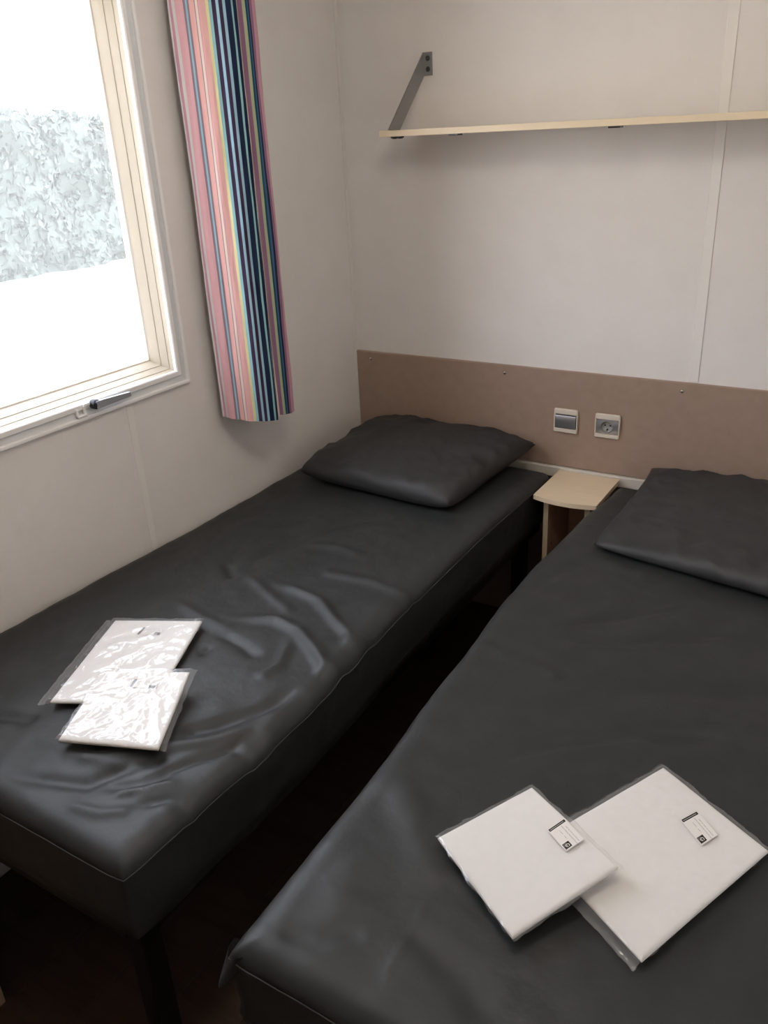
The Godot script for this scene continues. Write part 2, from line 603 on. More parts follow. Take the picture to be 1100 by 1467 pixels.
# pillow stretched between four corners (back left, back right, front right, front left)
func pillow_mesh(c: Array, loft: float, under: float, seed_: int, n := 70) -> ArrayMesh:
	var noise := FastNoiseLite.new()
	noise.seed = seed_
	noise.frequency = 4.0
	noise.fractal_octaves = 3
	var creases := FastNoiseLite.new()
	creases.seed = seed_ + 5
	creases.frequency = 5.0
	creases.fractal_type = FastNoiseLite.FRACTAL_RIDGED
	creases.fractal_octaves = 2
	var st := begin(true)
	var side := func(u: float, v: float, top: bool) -> Vector3:
		var uu := u * 2 - 1
		var vv := v * 2 - 1
		var pinch := 0.045
		var round_ := 0.05 * pow(absf(uu * vv), 4.0) if vv > 0.0 else 0.0   # front corners are softer
		var pu := uu * (1.0 - pinch * (1 - vv * vv) - round_)
		var pv := vv * (1.0 - pinch * (1 - uu * uu) - round_)
		var a := pu * 0.5 + 0.5
		var b := pv * 0.5 + 0.5
		var p: Vector3 = c[0].lerp(c[1], a).lerp(c[3].lerp(c[2], a), b)
		var e := maxf(0.0, (1 - pow(absf(uu), 2.4)) * (1 - pow(absf(vv), 2.4)))
		var full := pow(e, 0.38)
		var wr := creases.get_noise_2d(p.x, p.z) * 0.014 * (1.0 - e) * smoothstep(0.0, 0.15, e)
		if top:
			p.y += loft * full + noise.get_noise_2d(p.x, p.z) * 0.010 * full + wr
		else:
			p.y -= minf(under * full, maxf(p.y - 0.652, 0.0)) if under > 0 else 0.0
		return p
	for top in [true, false]:
		for j in n:
			for i in n:
				var a: Vector3 = side.call(float(i) / n, float(j) / n, top)
				var b: Vector3 = side.call(float(i + 1) / n, float(j) / n, top)
				var d: Vector3 = side.call(float(i + 1) / n, float(j + 1) / n, top)
				var e: Vector3 = side.call(float(i) / n, float(j + 1) / n, top)
				quad(st, a, b, d, e, Vector3.UP if top else Vector3.DOWN)
	st.index()
	st.generate_normals()
	return st.commit()

# one bagged set of folded linen: corners go round, label corners likewise
func linen_pack(label: String, c: Array, inset: Array, slip: Array, crumple: float, seed_: int) -> void:
	var mid: Vector3 = (c[0] + c[1] + c[2] + c[3]) * 0.25
	var base := Vector3(mid.x, minf(minf(c[0].y, c[1].y), minf(c[2].y, c[3].y)) - 0.012, mid.z)
	var t := thing("linen_pack", label, "linen pack", base, "bagged sets of white bed linen")
	var k := []
	for p in c: k.append(p - base)
	var noise := FastNoiseLite.new()
	noise.seed = seed_
	noise.frequency = 13.0
	noise.fractal_type = FastNoiseLite.FRACTAL_RIDGED
	noise.fractal_octaves = 3
	var soft := FastNoiseLite.new()
	soft.seed = seed_ + 3
	soft.frequency = 9.0
	var at := func(u: float, v: float) -> Vector3:
		return k[0].lerp(k[1], u).lerp(k[3].lerp(k[2], u), v)
	# folded cloth inside: closed cushion with rounded rim
	var l: float = inset[0]
	var r: float = inset[1]
	var a: float = inset[2]
	var b: float = inset[3]
	var st := begin(true)
	var n := 40
	var body := func(u: float, v: float, top: bool) -> Vector3:
		var p: Vector3 = at.call(lerpf(l, 1 - r, u), lerpf(a, 1 - b, v))
		var e := minf(minf(u, 1 - u), minf(v, 1 - v))
		var lift := sqrt(clampf(1.0 - pow(1.0 - minf(e / 0.03, 1.0), 2.0), 0.0, 1.0))
		p.y += (0.0045 * lift - 0.0012 + soft.get_noise_2d(p.x, p.z) * 0.0012 * lift) if top else (-0.0055 * lift - 0.0012)
		return p
	for top in [true, false]:
		for j in n:
			for i in n:
				var f := func(x: int) -> float:  # finer steps near the rim
					var s := float(x) / n
					return s - sin(TAU * s) / TAU * 0.85
				var u0: float = f.call(i)
				var u1: float = f.call(i + 1)
				var v0: float = f.call(j)
				var v1: float = f.call(j + 1)
				quad(st, body.call(u0, v0, top), body.call(u1, v0, top), body.call(u1, v1, top), body.call(u0, v1, top), Vector3.UP if top else Vector3.DOWN)
	st.index()
	st.generate_normals()
	put("folded_linen", st.commit(), mats.linen, t)
	# printed slip on the cloth
	var s := []
	for p in slip: s.append(p - base)
	var centre: Vector3 = (s[0] + s[1] + s[2] + s[3]) * 0.25
	var slip_mesh := sheet(6, 6, func(u: float, v: float) -> Vector3:
		var p: Vector3 = s[1].lerp(s[2], u).lerp(s[0].lerp(s[3], u), v)
		var uv := unmix(k, p)
		var q: Vector3 = at.call(uv.x, uv.y)
		p.y = q.y + (0.0046 if crumple > 0.5 else 0.0070)
		return p, Vector3.UP, 0.0003)
	put("printed_slip", slip_mesh, mats.label, t)
	# clear film bag: upper and lower leaf joined at the rim
	var up := sheet(90, 90, func(u: float, v: float) -> Vector3:
		var p: Vector3 = at.call(u, v)
		var e := minf(minf((u - l) / 0.05 + 1.0, (1 - r - u) / 0.05 + 1.0), minf((v - a) / 0.05 + 1.0, (1 - b - v) / 0.05 + 1.0))
		var over := smoothstep(0.0, 1.0, e)
		var edge := minf(minf(u, 1 - u), minf(v, 1 - v))
		p.y += 0.0062 * over - 0.001 + (noise.get_noise_2d(p.x, p.z) * 0.5 + 0.5) * 0.0065 * crumple * (0.35 + 0.65 * over) * smoothstep(0.0, 0.02, edge)
		p.x += soft.get_noise_2d(p.z * 3.0, 4.0) * 0.004 * (1.0 - smoothstep(0.0, 0.06, edge))
		p.z += soft.get_noise_2d(p.x * 3.0, 9.0) * 0.004 * (1.0 - smoothstep(0.0, 0.06, edge))
		return p, Vector3.UP)
	var bag := put("plastic_bag", up, mats.film, t)
	bag.set_meta("label", "clear crinkled plastic film")

# (u, v) of a point in the quad, by a few steps
func unmix(k: Array, p: Vector3) -> Vector2:
	var u := 0.5
	var v := 0.5
	for i in 20:
		var q: Vector3 = k[0].lerp(k[1], u).lerp(k[3].lerp(k[2], u), v)
		var du: Vector3 = (k[1] - k[0]).lerp(k[2] - k[3], v)
		var dv: Vector3 = (k[3] - k[0]).lerp(k[2] - k[1], u)
		var d := p - q
		var det := du.x * dv.z - du.z * dv.x
		u += (d.x * dv.z - d.z * dv.x) / det
		v += (du.x * d.z - du.z * d.x) / det
	return Vector2(u, v)

# value along a list of (z, value) pairs
func edge_at(k: Array, z: float) -> float:
	for i in range(0, k.size() - 2, 2):
		if z <= k[i + 2]:
			return lerpf(k[i + 1], k[i + 3], smoothstep(k[i], k[i + 2], z))
	return k[-1]

# ---------------------------------------------------------------- the room
const ROOM_X := 1.93
const ROOM_Z := 3.05
const ROOM_Y := 2.25
const WIN := [0.889, 1.95, 1.0745, 2.13]      # z0, z1, y0, y1 of the window trim

func build_shell() -> void:
	# floor of planks on a slab
	var floor_ := structure("floor")
	put("slab", box_mesh(Vector3(-0.08, -0.12, -0.08), Vector3(ROOM_X + 0.08, -0.006, ROOM_Z + 0.08), 0.0), mats.subfloor, floor_)
	var n := 0
	var w := 0.16
	var row := 0
	var x := 0.0
	while x < ROOM_X:
		var x1: float = min(x + w, ROOM_X)
		var z := -0.4 * (row % 3)
		while z < ROOM_Z:
			var z0: float = max(z, 0.0)
			var z1: float = min(z + 1.2, ROOM_Z)
			if z1 - z0 > 0.01:
				put("plank", box_mesh(Vector3(x + 0.0006, -0.006, z0 + 0.0006), Vector3(x1 - 0.0006, 0.0, z1 - 0.0006), 0.001), mats["plank%d" % (n % 3)], floor_)
				n += 1
			z += 1.2
		x += w
		row += 1
	var ceiling := structure("ceiling")
	put("ceiling_panel", box_mesh(Vector3(-0.08, ROOM_Y, -0.08), Vector3(ROOM_X + 0.08, ROOM_Y + 0.08, ROOM_Z + 0.08), 0.0), mats.ceiling, ceiling)
	# back wall: two boards, cover strip over the joint and in the corner
	var back := structure("wall_back")
	put("wall_panel", box_mesh(Vector3(0.0, 0.0, -0.08), Vector3(1.222, ROOM_Y, 0.0), 0.0005), mats.wall, back)
	put("wall_panel", box_mesh(Vector3(1.222, 0.0, -0.08), Vector3(ROOM_X, ROOM_Y, 0.0), 0.0005), mats.wall, back)
	put("cover_strip", box_mesh(Vector3(1.206, 0.966, 0.0), Vector3(1.234, ROOM_Y, 0.003), 0.0012), mats.batten, back)
	# left wall with the window opening
	var left := structure("wall_left")
	var o := [WIN[0] + 0.012, WIN[1] - 0.012, WIN[2] + 0.012, WIN[3] - 0.012]
	put("wall_panel", box_mesh(Vector3(-0.08, 0, -0.08), Vector3(0, ROOM_Y, o[0]), 0.0), mats.wall, left)
	put("wall_panel", box_mesh(Vector3(-0.08, 0, o[0]), Vector3(0, o[2], o[1]), 0.0), mats.wall, left)
	put("wall_panel", box_mesh(Vector3(-0.08, o[3], o[0]), Vector3(0, ROOM_Y, o[1]), 0.0), mats.wall, left)
	put("wall_panel", box_mesh(Vector3(-0.08, 0, o[1]), Vector3(0, ROOM_Y, ROOM_Z + 0.08), 0.0), mats.wall, left)
	put("cover_strip", box_mesh(Vector3(0, 0.0, 1.104), Vector3(0.0012, WIN[2] - 0.004, 1.126), 0.0008), mats.batten, left)
	put("corner_strip", box_mesh(Vector3(0, 0.0, 0.0), Vector3(0.003, ROOM_Y, 0.018), 0.001), mats.wall, left)
	var right := structure("wall_right")
	put("wall_panel", box_mesh(Vector3(ROOM_X, 0, -0.08), Vector3(ROOM_X + 0.08, ROOM_Y, ROOM_Z + 0.08), 0.0), mats.wall, right)
	# wall behind the camera with its door
	var front := structure("wall_front")
	put("wall_panel", box_mesh(Vector3(0, 0, ROOM_Z), Vector3(0.95, ROOM_Y, ROOM_Z + 0.08), 0.0), mats.wall, front)
	put("wall_panel", box_mesh(Vector3(1.65, 0, ROOM_Z), Vector3(ROOM_X, ROOM_Y, ROOM_Z + 0.08), 0.0), mats.wall, front)
	put("wall_panel", box_mesh(Vector3(0.95, 2.0, ROOM_Z), Vector3(1.65, ROOM_Y, ROOM_Z + 0.08), 0.0), mats.wall, front)
	var door := structure("door_1")
	put("door_leaf", box_mesh(Vector3(0.955, 0.006, ROOM_Z + 0.015), Vector3(1.645, 1.995, ROOM_Z + 0.055), 0.002), mats.cabinet, door)
	var st := begin()
	bar(st, Vector3(1.02, 1.0, ROOM_Z + 0.015), Vector3(1.02, 1.0, ROOM_Z - 0.03), 0.009, 0.009)
	bar(st, Vector3(1.02, 1.0, ROOM_Z - 0.03), Vector3(1.13, 1.0, ROOM_Z - 0.03), 0.009, 0.008)
	put("door_handle", done(st), mats.chrome, door)
	put("lower_panel", box_mesh(Vector3(0.004, 0.0, 0.0), Vector3(ROOM_X - 0.002, 0.591, 0.006), 0.001), mats.lower, back)
	# cable duct under the headboard
	var trim := structure("trim_1")
	put("duct", box_mesh(Vector3(0.004, 0.592, 0.0), Vector3(ROOM_X - 0.002, 0.629, 0.024), 0.003), mats.duct, trim)

func build_window() -> void:
	var w := structure("window_1")
	var z0: float = WIN[0]
	var z1: float = WIN[1]
	var y0: float = WIN[2]
	var y1: float = WIN[3]
	put("trim_lip", wall_frame([Vector2(0, 0), Vector2(0, 0.012), Vector2(0.002, 0.014), Vector2(0.008, 0.014), Vector2(0.010, 0.012), Vector2(0.010, 0.002)], z0, z1, y0, y1), mats.white, w)
	put("fixed_frame", wall_frame([Vector2(0.010, 0.006), Vector2(0.0265, 0.002), Vector2(0.0265, -0.07), Vector2(0.013, -0.08)], z0, z1, y0, y1), mats.channel, w)
	put("sash", wall_frame([Vector2(0.0268, -0.06), Vector2(0.0268, 0.006), Vector2(0.029, 0.010), Vector2(0.040, 0.010), Vector2(0.043, 0.007), Vector2(0.043, -0.002)], z0, z1, y0, y1), mats.white, w)
	put("sash_reveal", wall_frame([Vector2(0.043, -0.002), Vector2(0.047, -0.014), Vector2(0.0485, -0.014), Vector2(0.0500, -0.017), Vector2(0.058, -0.034), Vector2(0.0595, -0.034), Vector2(0.0612, -0.037), Vector2(0.072, -0.058)], z0, z1, y0, y1), mats.reveal, w)
	put("gasket", wall_frame([Vector2(0.072, -0.058), Vector2(0.076, -0.060), Vector2(0.077, -0.064), Vector2(0.077, -0.070)], z0, z1, y0, y1), mats.rubber, w)
	put("pane", box_mesh(Vector3(-0.070, y0 + 0.06, z0 + 0.06), Vector3(-0.066, y1 - 0.06, z1 - 0.06), 0.0), mats.glass, w)
	put("outer_sash", wall_frame([Vector2(0.077, -0.070), Vector2(0.077, -0.080), Vector2(0.0268, -0.080)], z0, z1, y0, y1), mats.white, w)
	# lever handle with its dark pivot, and the white keeper beside it
	var h := put("handle", handle_mesh(), mats.handle, w)
	var st := begin(true)
	lathe(st, Vector3(0.010, y0 + 0.034, 1.235), Vector3(1, 0, 0), [Vector2(0.013, 0.0), Vector2(0.013, 0.012), Vector2(0.011, 0.018), Vector2(0.005, 0.021), Vector2(0.0, 0.0215)], 20)
	put("pivot", done(st), mats.handle_dark, h)
	var k := begin()
	box(k, Vector3(0.006, y0 + 0.014, 1.262), Vector3(0.014, y0 + 0.042, 1.270), 0.0015)
	box(k, Vector3(0.006, y0 + 0.036, 1.250), Vector3(0.018, y0 + 0.044, 1.270), 0.0015)
	box(k, Vector3(0.004, y0 + 0.011, 1.262), Vector3(0.016, y0 + 0.017, 1.292), 0.0015)
	box(k, Vector3(0.004, y0 + 0.011, 1.286), Vector3(0.014, y0 + 0.034, 1.292), 0.0015)
	put("keeper", done(k), mats.white, w)

func handle_mesh() -> ArrayMesh:
	var st := begin()
	var y: float = WIN[2] + 0.034
	var outline := PackedVector2Array([Vector2(1.240, y - 0.010), Vector2(1.240, y + 0.010), Vector2(1.215, y + 0.009), Vector2(1.128, y + 0.004), Vector2(1.128, y - 0.007), Vector2(1.215, y - 0.009)])
	prism(st, outline, Vector3(0.022, 0, 0), Vector3(0, 0, 1), Vector3(0, 1, 0), Vector3(0.010, 0, 0))
	return done(st)

func build_voile() -> void:
	var st := thing("net_curtain", "sheer white net curtain across the window pane", "net curtain", Vector3(0, WIN[2], 1.42))
	var n := FastNoiseLite.new()
	n.seed = 4
	n.frequency = 3.0
	var me := sheet(160, 60, func(u: float, v: float) -> Vector3:
		var z := lerpf(-0.448, 0.448, u)
		var hem := 0.086 + n.get_noise_2d(z * 1.5, 3.0) * 0.012
		var y := lerpf(hem, 0.965, v)
		return Vector3(-0.046 + sin(u * 52.0 + n.get_noise_2d(z, y * 0.4) * 3.0) * 0.0045 * (1.0 - 0.3 * v), y, z), Vector3(1, 0, 0))
	put("net", me, mats.voile, st)
	var hem_st := begin(true)
	bar(hem_st, Vector3(-0.046, 0.967, -0.452), Vector3(-0.046, 0.967, 0.452), 0.004, 0.004)
	put("rod", done(hem_st), mats.white, st)

# ---------------------------------------------------------------- furniture
func build_shelf() -> void:
	var t := thing("wall_shelf", "long pale wooden shelf hung by grey steel brackets on back wall", "shelf", Vector3(0.293, 1.688, 0.0))
	var o := t.position
	put("board", box_mesh(Vector3(0.293, 1.688, 0.004) - o, Vector3(ROOM_X - 0.004, 1.705, 0.247) - o, 0.001), mats.wood, t)
	put("edge_band", box_mesh(Vector3(0.293, 1.6878, 0.247) - o, Vector3(ROOM_X - 0.004, 1.7052, 0.250) - o, 0.0008), mats.wood_edge, t)
	for x in [0.314, 1.62]:
		var st := begin()
		var outline := PackedVector2Array([Vector2(0.0, 1.920), Vector2(0.0, 1.855), Vector2(0.161, 1.706), Vector2(0.228, 1.706)])
		prism(st, outline, Vector3(x, 0, 0) - o, Vector3(0, 0, 1), Vector3(0, 1, 0), Vector3(-0.004, 0, 0))
		box(st, Vector3(x - 0.004, 1.855, 0.0) - o, Vector3(x + 0.031, 1.920, 0.004) - o, 0.001)
		box(st, Vector3(x - 0.004, 1.7052, 0.163) - o, Vector3(x + 0.003, 1.709, 0.228) - o, 0.001)
		var br := put("bracket", done(st), mats.steel, t)
		for y in [1.873, 1.903]:
			var s := begin(true)
			lathe(s, Vector3(x + 0.016, y, 0.004) - o, Vector3(0, 0, 1), [Vector2(0.0075, 0.0), Vector2(0.0072, 0.002), Vector2(0.004, 0.0035), Vector2(0.003, 0.002), Vector2(0.0, 0.0018)], 16)
			put("screw", done(s), mats.screw, br)
		for z in [0.180, 0.212]:
			var s := begin(true)
			lathe(s, Vector3(x + 0.010, 1.688, z) - o, Vector3(0, -1, 0), [Vector2(0.013, 0.0), Vector2(0.012, 0.004), Vector2(0.006, 0.007), Vector2(0.0, 0.0072)], 14)
			put("bolt", done(s), mats.screw, br)
	for x in [0.525, 0.995]:
		put("shelf_clip", box_mesh(Vector3(x - 0.016, 1.683, 0.19) - o, Vector3(x + 0.016, 1.688, 0.22) - o, 0.001), mats.screw, t)

func build_headboard() -> void:
	var t := thing("headboard", "brown laminate headboard panel screwed along the back wall", "headboard", Vector3(0, 0.631, 0))
	var o := t.position
	put("panel", box_mesh(Vector3(0.003, 0.631, 0.0) - o, Vector3(ROOM_X - 0.003, 0.964, 0.012) - o, 0.002), mats.headboard, t)
	for x in [0.064, 0.605, 1.192, 1.78]:
		var s := begin(true)
		lathe(s, Vector3(x, 0.937, 0.012) - o, Vector3(0, 0, 1), [Vector2(0.0062, 0.0), Vector2(0.0055, 0.002), Vector2(0.003, 0.0034), Vector2(0.0, 0.0038)], 14)
		put("screw", done(s), mats.chrome, t)

func plate(t: Node3D, x: float, y: float) -> void:
	# frame of the wall plate: raised square ring with a window for its insert
	var st := begin()
	var s := 0.082
	var lo := Vector3(x, y, 0.012) - t.position
	var a := 0.003
	var i0 := Vector2(0.0045, 0.0145)
	var i1 := Vector2(s - 0.0045, 0.0625)
	box(st, lo, lo + Vector3(s, i0.y, 0.010), a)
	box(st, lo + Vector3(0, i1.y, 0), lo + Vector3(s, s, 0.010), a)
	box(st, lo + Vector3(0, i0.y - 0.003, 0), lo + Vector3(i0.x, i1.y + 0.003, 0.0095), 0.001)
	box(st, lo + Vector3(i1.x, i0.y - 0.003, 0), lo + Vector3(s, i1.y + 0.003, 0.0095), 0.001)
	put("frame", done(st), mats.plate, t)

func build_switch_and_socket() -> void:
	var t := thing("light_switch", "square cream light switch with one satin grey rocker", "light switch", Vector3(0.789, 0.7554, 0.012))
	plate(t, 0.789, 0.7554)
	# rocker: convex satin bar
	var me := sheet(4, 24, func(u: float, v: float) -> Vector3:
		var k := v * 2 - 1
		return Vector3(lerpf(0.006, 0.076, u), lerpf(0.0155, 0.0605, v), 0.0065 + 0.0065 * sqrt(1.0 - 0.72 * k * k) + 0.0015 * v), Vector3(0, 0, 1), 0.002)
	put("rocker", me, mats.satin, t)
	put("backing", box_mesh(Vector3(0.004, 0.012, 0.0), Vector3(0.078, 0.066, 0.003), 0.0), mats.hole, t)
	var q := thing("power_socket", "square cream wall socket with a round grey recessed outlet", "socket", Vector3(0.9297, 0.7554, 0.012))
	plate(q, 0.9297, 0.7554)
	# insert with a round well
	var st := begin(true)
	var c := Vector2(0.041, 0.0385)
	var r := 0.0195
	var n := 48
	var edge := func(i: int) -> Vector2:
		var d := Vector2(cos(TAU * i / n), sin(TAU * i / n))
		var k: float = min(0.0365 / maxf(absf(d.x), 1e-4), 0.0238 / maxf(absf(d.y), 1e-4))
		return c + d * k
	for i in n:
		var e0: Vector2 = edge.call(i)
		var e1: Vector2 = edge.call(i + 1)
		var h0 := c + Vector2(cos(TAU * i / n), sin(TAU * i / n)) * r
		var h1 := c + Vector2(cos(TAU * (i + 1) / n), sin(TAU * (i + 1) / n)) * r
		var dome := func(p: Vector2) -> float: return 0.0078 + 0.0028 * (1.0 - pow((p.y - c.y) / 0.026, 2.0))
		quad(st, Vector3(e0.x, e0.y, dome.call(e0)), Vector3(e1.x, e1.y, dome.call(e1)), Vector3(h1.x, h1.y, dome.call(h1)), Vector3(h0.x, h0.y, dome.call(h0)), Vector3(0, 0, 1))
	put("insert", done(st), mats.satin, q)
	var w := begin(true)
	lathe(w, Vector3(c.x, c.y, 0), Vector3(0, 0, 1), [Vector2(0.0, 0.0012), Vector2(0.0175, 0.0012), Vector2(0.0185, 0.002), Vector2(0.0192, 0.009), Vector2(0.0202, 0.0105)], 40)
	var well := put("well", done(w), mats.socket_grey, q)
	for p in [Vector2(-0.0085, 0.004), Vector2(0.0085, 0.004)]:
		var s := begin(true)
		lathe(s, Vector3(c.x + p.x, c.y + p.y, 0.0), Vector3(0, 0, 1), [Vector2(0.0026, 0.0018), Vector2(0.0, 0.0018)], 14)
		put("pin_hole", done(s), mats.hole, well)
	var e := begin(true)
	bar(e, Vector3(c.x, c.y - 0.0085, 0.001), Vector3(c.x, c.y - 0.0085, 0.0085), 0.0024, 0.0022)
	put("earth_pin", done(e), mats.screw, well)

func build_nightstand() -> void:
	var t := thing("nightstand", "narrow pale wooden bedside table with bowed front between the beds", "nightstand", Vector3(0.92, 0, 0.14))
	var o := t.position
	var pts := PackedVector2Array()
	var r := 0.003
	pts.append(Vector2(0.818, 0.026))
	pts.append(Vector2(1.026, 0.026))
	for k in 5:
		var a := PI / 2 * k / 4.0
		pts.append(Vector2(1.026 - r + r * cos(a), 0.262 - r + r * sin(a)))
	for k in range(1, 16):
		var x := lerpf(1.023, 0.821, k / 16.0)
		pts.append(Vector2(x, 0.262 + 0.018 * (1.0 - pow((x - 0.922) / 0.101, 2.0))))
	for k in 5:
		var a := PI / 2 + PI / 2 * k / 4.0
		pts.append(Vector2(0.818 + r + r * cos(a), 0.262 - r + r * sin(a)))
	var st := begin()
	prism(st, pts, Vector3(0, 0.607, 0) - o, Vector3(1, 0, 0), Vector3(0, 0, 1), Vector3(0, 0.0145, 0))
	put("top", done(st), mats.wood, t)
	var side := put("side_panel", box_mesh(Vector3(0.846, 0.0, 0.03) - o, Vector3(0.862, 0.607, 0.236) - o, 0.001), mats.cabinet, t)
	put("edge_band", box_mesh(Vector3(0.8458, 0.0, 0.236) - o, Vector3(0.8622, 0.607, 0.238) - o, 0.0005), mats.wood_edge, side)
	for y in [0.43, 0.30]:
		var s := begin(true)
		lathe(s, Vector3(0.862, y, 0.20) - o, Vector3(1, 0, 0), [Vector2(0.0035, 0.0), Vector2(0.0035, 0.0004), Vector2(0.0, 0.0004)], 12)
		put("pin_hole", done(s), mats.hole, side)
	var other := put("side_panel", box_mesh(Vector3(0.982, 0.0, 0.03) - o, Vector3(0.998, 0.607, 0.236) - o, 0.001), mats.cabinet, t)
	put("edge_band", box_mesh(Vector3(0.9818, 0.0, 0.236) - o, Vector3(0.9982, 0.607, 0.238) - o, 0.0005), mats.wood_edge, other)
	put("back_panel", box_mesh(Vector3(0.862, 0.02, 0.03) - o, Vector3(0.982, 0.607, 0.036) - o, 0.0005), mats.cabinet, t)
	put("shelf", box_mesh(Vector3(0.862, 0.12, 0.037) - o, Vector3(0.982, 0.136, 0.232) - o, 0.001), mats.cabinet, t)

func build_wardrobe() -> void:
	var t := thing("wardrobe", "pale wooden wardrobe showing its lower corner past the window-side bed's foot", "wardrobe", Vector3(0.16, 0, 2.4))
	var o := t.position
	put("body", box_mesh(Vector3(0.003, 0.0, 2.012) - o, Vector3(0.295, 2.1, 2.85) - o, 0.001), mats.cabinet, t)
	for k in 2:
		var z := 2.012 + 0.419 * k
		var d := put("door", box_mesh(Vector3(0.296, 0.0, z) - o, Vector3(0.313, 2.1, z + 0.417) - o, 0.0015), mats.cabinet, t)
		var st := begin(true)
		bar(st, Vector3(0.335, 0.95, z + (0.37 if k == 0 else 0.05)) - o, Vector3(0.335, 1.15, z + (0.37 if k == 0 else 0.05)) - o, 0.006, 0.006)
		bar(st, Vector3(0.312, 0.97, z + (0.37 if k == 0 else 0.05)) - o, Vector3(0.335, 0.97, z + (0.37 if k == 0 else 0.05)) - o, 0.005, 0.005)
		bar(st, Vector3(0.312, 1.13, z + (0.37 if k == 0 else 0.05)) - o, Vector3(0.335, 1.13, z + (0.37 if k == 0 else 0.05)) - o, 0.005, 0.005)
		put("handle", done(st), mats.chrome, d)

func build_bed(label: String, x0: float, x1: float, z0: float, z1: float) -> void:
	var t := thing("bed_frame", label, "bed frame", Vector3((x0 + x1) / 2, 0, (z0 + z1) / 2), "single bed frames")
	var o := t.position
	for x in [x0 + 0.012, x1 - 0.042]:
		put("side_rail", box_mesh(Vector3(x, 0.425, z0 + 0.012) - o, Vector3(x + 0.03, 0.475, z1 - 0.012) - o, 0.003), mats.black_metal, t)
	for z in [z0 + 0.012, z1 - 0.042]:
		put("end_rail", box_mesh(Vector3(x0 + 0.042, 0.425, z) - o, Vector3(x1 - 0.042, 0.475, z + 0.03) - o, 0.003), mats.black_metal, t)
	for k in 12:
		var z := lerpf(z0 + 0.09, z1 - 0.15, k / 11.0)
		put("slat", box_mesh(Vector3(x0 + 0.04, 0.462, z) - o, Vector3(x1 - 0.04, 0.472, z + 0.06) - o, 0.002), mats.slat, t)
	for x in [x0 + 0.016, x1 - 0.062]:
		for z in [z0 + 0.10, z1 - 0.068]:
			put("leg", box_mesh(Vector3(x, 0.0, z) - o, Vector3(x + 0.045, 0.43, z + 0.045) - o, 0.003), mats.black_metal, t)

func build_mattress(label: String, lo: Vector3, hi: Vector3, folds: Array, sag: Callable, shift: Callable, loose_corner := false) -> void:
	var t := thing("mattress", label, "mattress", Vector3((lo.x + hi.x) / 2, lo.y, (lo.z + hi.z) / 2), "mattresses in charcoal covers")
	var made := cover_mesh(lo, hi, 0.045, prepare_folds(folds), sag, shift)
	var c := put("cover", made[0], mats.cover, t, -t.position)
	var st := begin(true)
	tube(st, made[1], 0.0012, 6, true)
	put("seam", done(st), mats.seam, c)
	if loose_corner:
		# gathered point of cloth hanging at the near corner
		var at := Vector3(lo.x + 0.030, hi.y - 0.020, hi.z - 0.016)
		var f := begin(true)
		var tip := at + Vector3(-0.020, -0.052, 0.026)
		var ring := []
		for k in 10:
			var a := TAU * k / 10.0
			ring.append(at + Vector3(cos(a) * 0.020, 0.008 * sin(a * 2.0), sin(a) * 0.016))
		for k in 10:
			var p: Vector3 = ring[k]
			var q: Vector3 = ring[(k + 1) % 10]
			var a := tip + (p - at) * 0.28
			var b := tip + (q - at) * 0.28
			quad(f, p, q, b, a, (p + q) * 0.5 - at)
			tri(f, a, b, tip + Vector3(-0.004, -0.008, 0.004), (p + q) * 0.5 - at + Vector3(0, -0.02, 0))
		put("corner_fold", done(f), mats.cover, c)

func build_pillow(label: String, corners: Array, loft: float, under: float, seed_: int) -> void:
	var mid: Vector3 = (corners[0] + corners[1] + corners[2] + corners[3]) / 4
	var t := thing("pillow", label, "pillow", Vector3(mid.x, 0.652, mid.z), "pillows in charcoal cases")
	put("pillowcase", pillow_mesh(corners, loft, under, seed_), mats.pillowcase, t, -t.position)

# ---------------------------------------------------------------- striped curtain
func stripes() -> ImageTexture:
	# colours across the cloth, with where each band ends (metres of cloth)
	var white := Color(0.93, 0.91, 0.92)
	var pink := Color(0.93, 0.74, 0.77)
	var rose := Color(0.85, 0.66, 0.73)
	var grey := Color(0.60, 0.53, 0.58)
	var sky := Color(0.66, 0.80, 0.88)
	var salmon := Color(0.95, 0.75, 0.74)
	var cream := Color(0.96, 0.88, 0.84)
	var yellow := Color(0.95, 0.92, 0.74)
	var aqua := Color(0.62, 0.80, 0.82)
	var plum := Color(0.27, 0.23, 0.33)
	var navy := Color(0.15, 0.20, 0.31)
	var mauve := Color(0.62, 0.47, 0.58)
	var lime := Color(0.75, 0.78, 0.66)
	var teal := Color(0.16, 0.36, 0.42)
	var blue := Color(0.33, 0.44, 0.58)
	var list := [[white, 0.006], [rose, 0.0134], [white, 0.022], [pink, 0.0433], [grey, 0.049], [sky, 0.0538], [grey, 0.0586], [salmon, 0.0721], [grey, 0.0742], [cream, 0.0806], [rose, 0.0829], [salmon, 0.099], [yellow, 0.1059], [aqua, 0.1139], [plum, 0.1247], [sky, 0.1318], [plum, 0.1408], [sky, 0.1478], [navy, 0.1629], [aqua, 0.1691],
		[navy, 0.185], [sky, 0.192], [plum, 0.205], [cream, 0.22], [pink, 0.242], [grey, 0.2659], [mauve, 0.2752], [lime, 0.2842], [teal, 0.2905], [blue, 0.2964], [navy, 0.302], [mauve, 0.312], [rose, 0.3456]]
	var im := Image.create(1024, 4, false, Image.FORMAT_RGB8)
	var total: float = list[-1][1]
	for x in 1024:
		var at := total * (x + 0.5) / 1024.0
		var c: Color = list[-1][0]
		for b in list:
			if at <= b[1]:
				c = b[0]
				break
		for y in 4: im.set_pixel(x, y, c)
	return ImageTexture.create_from_image(im)

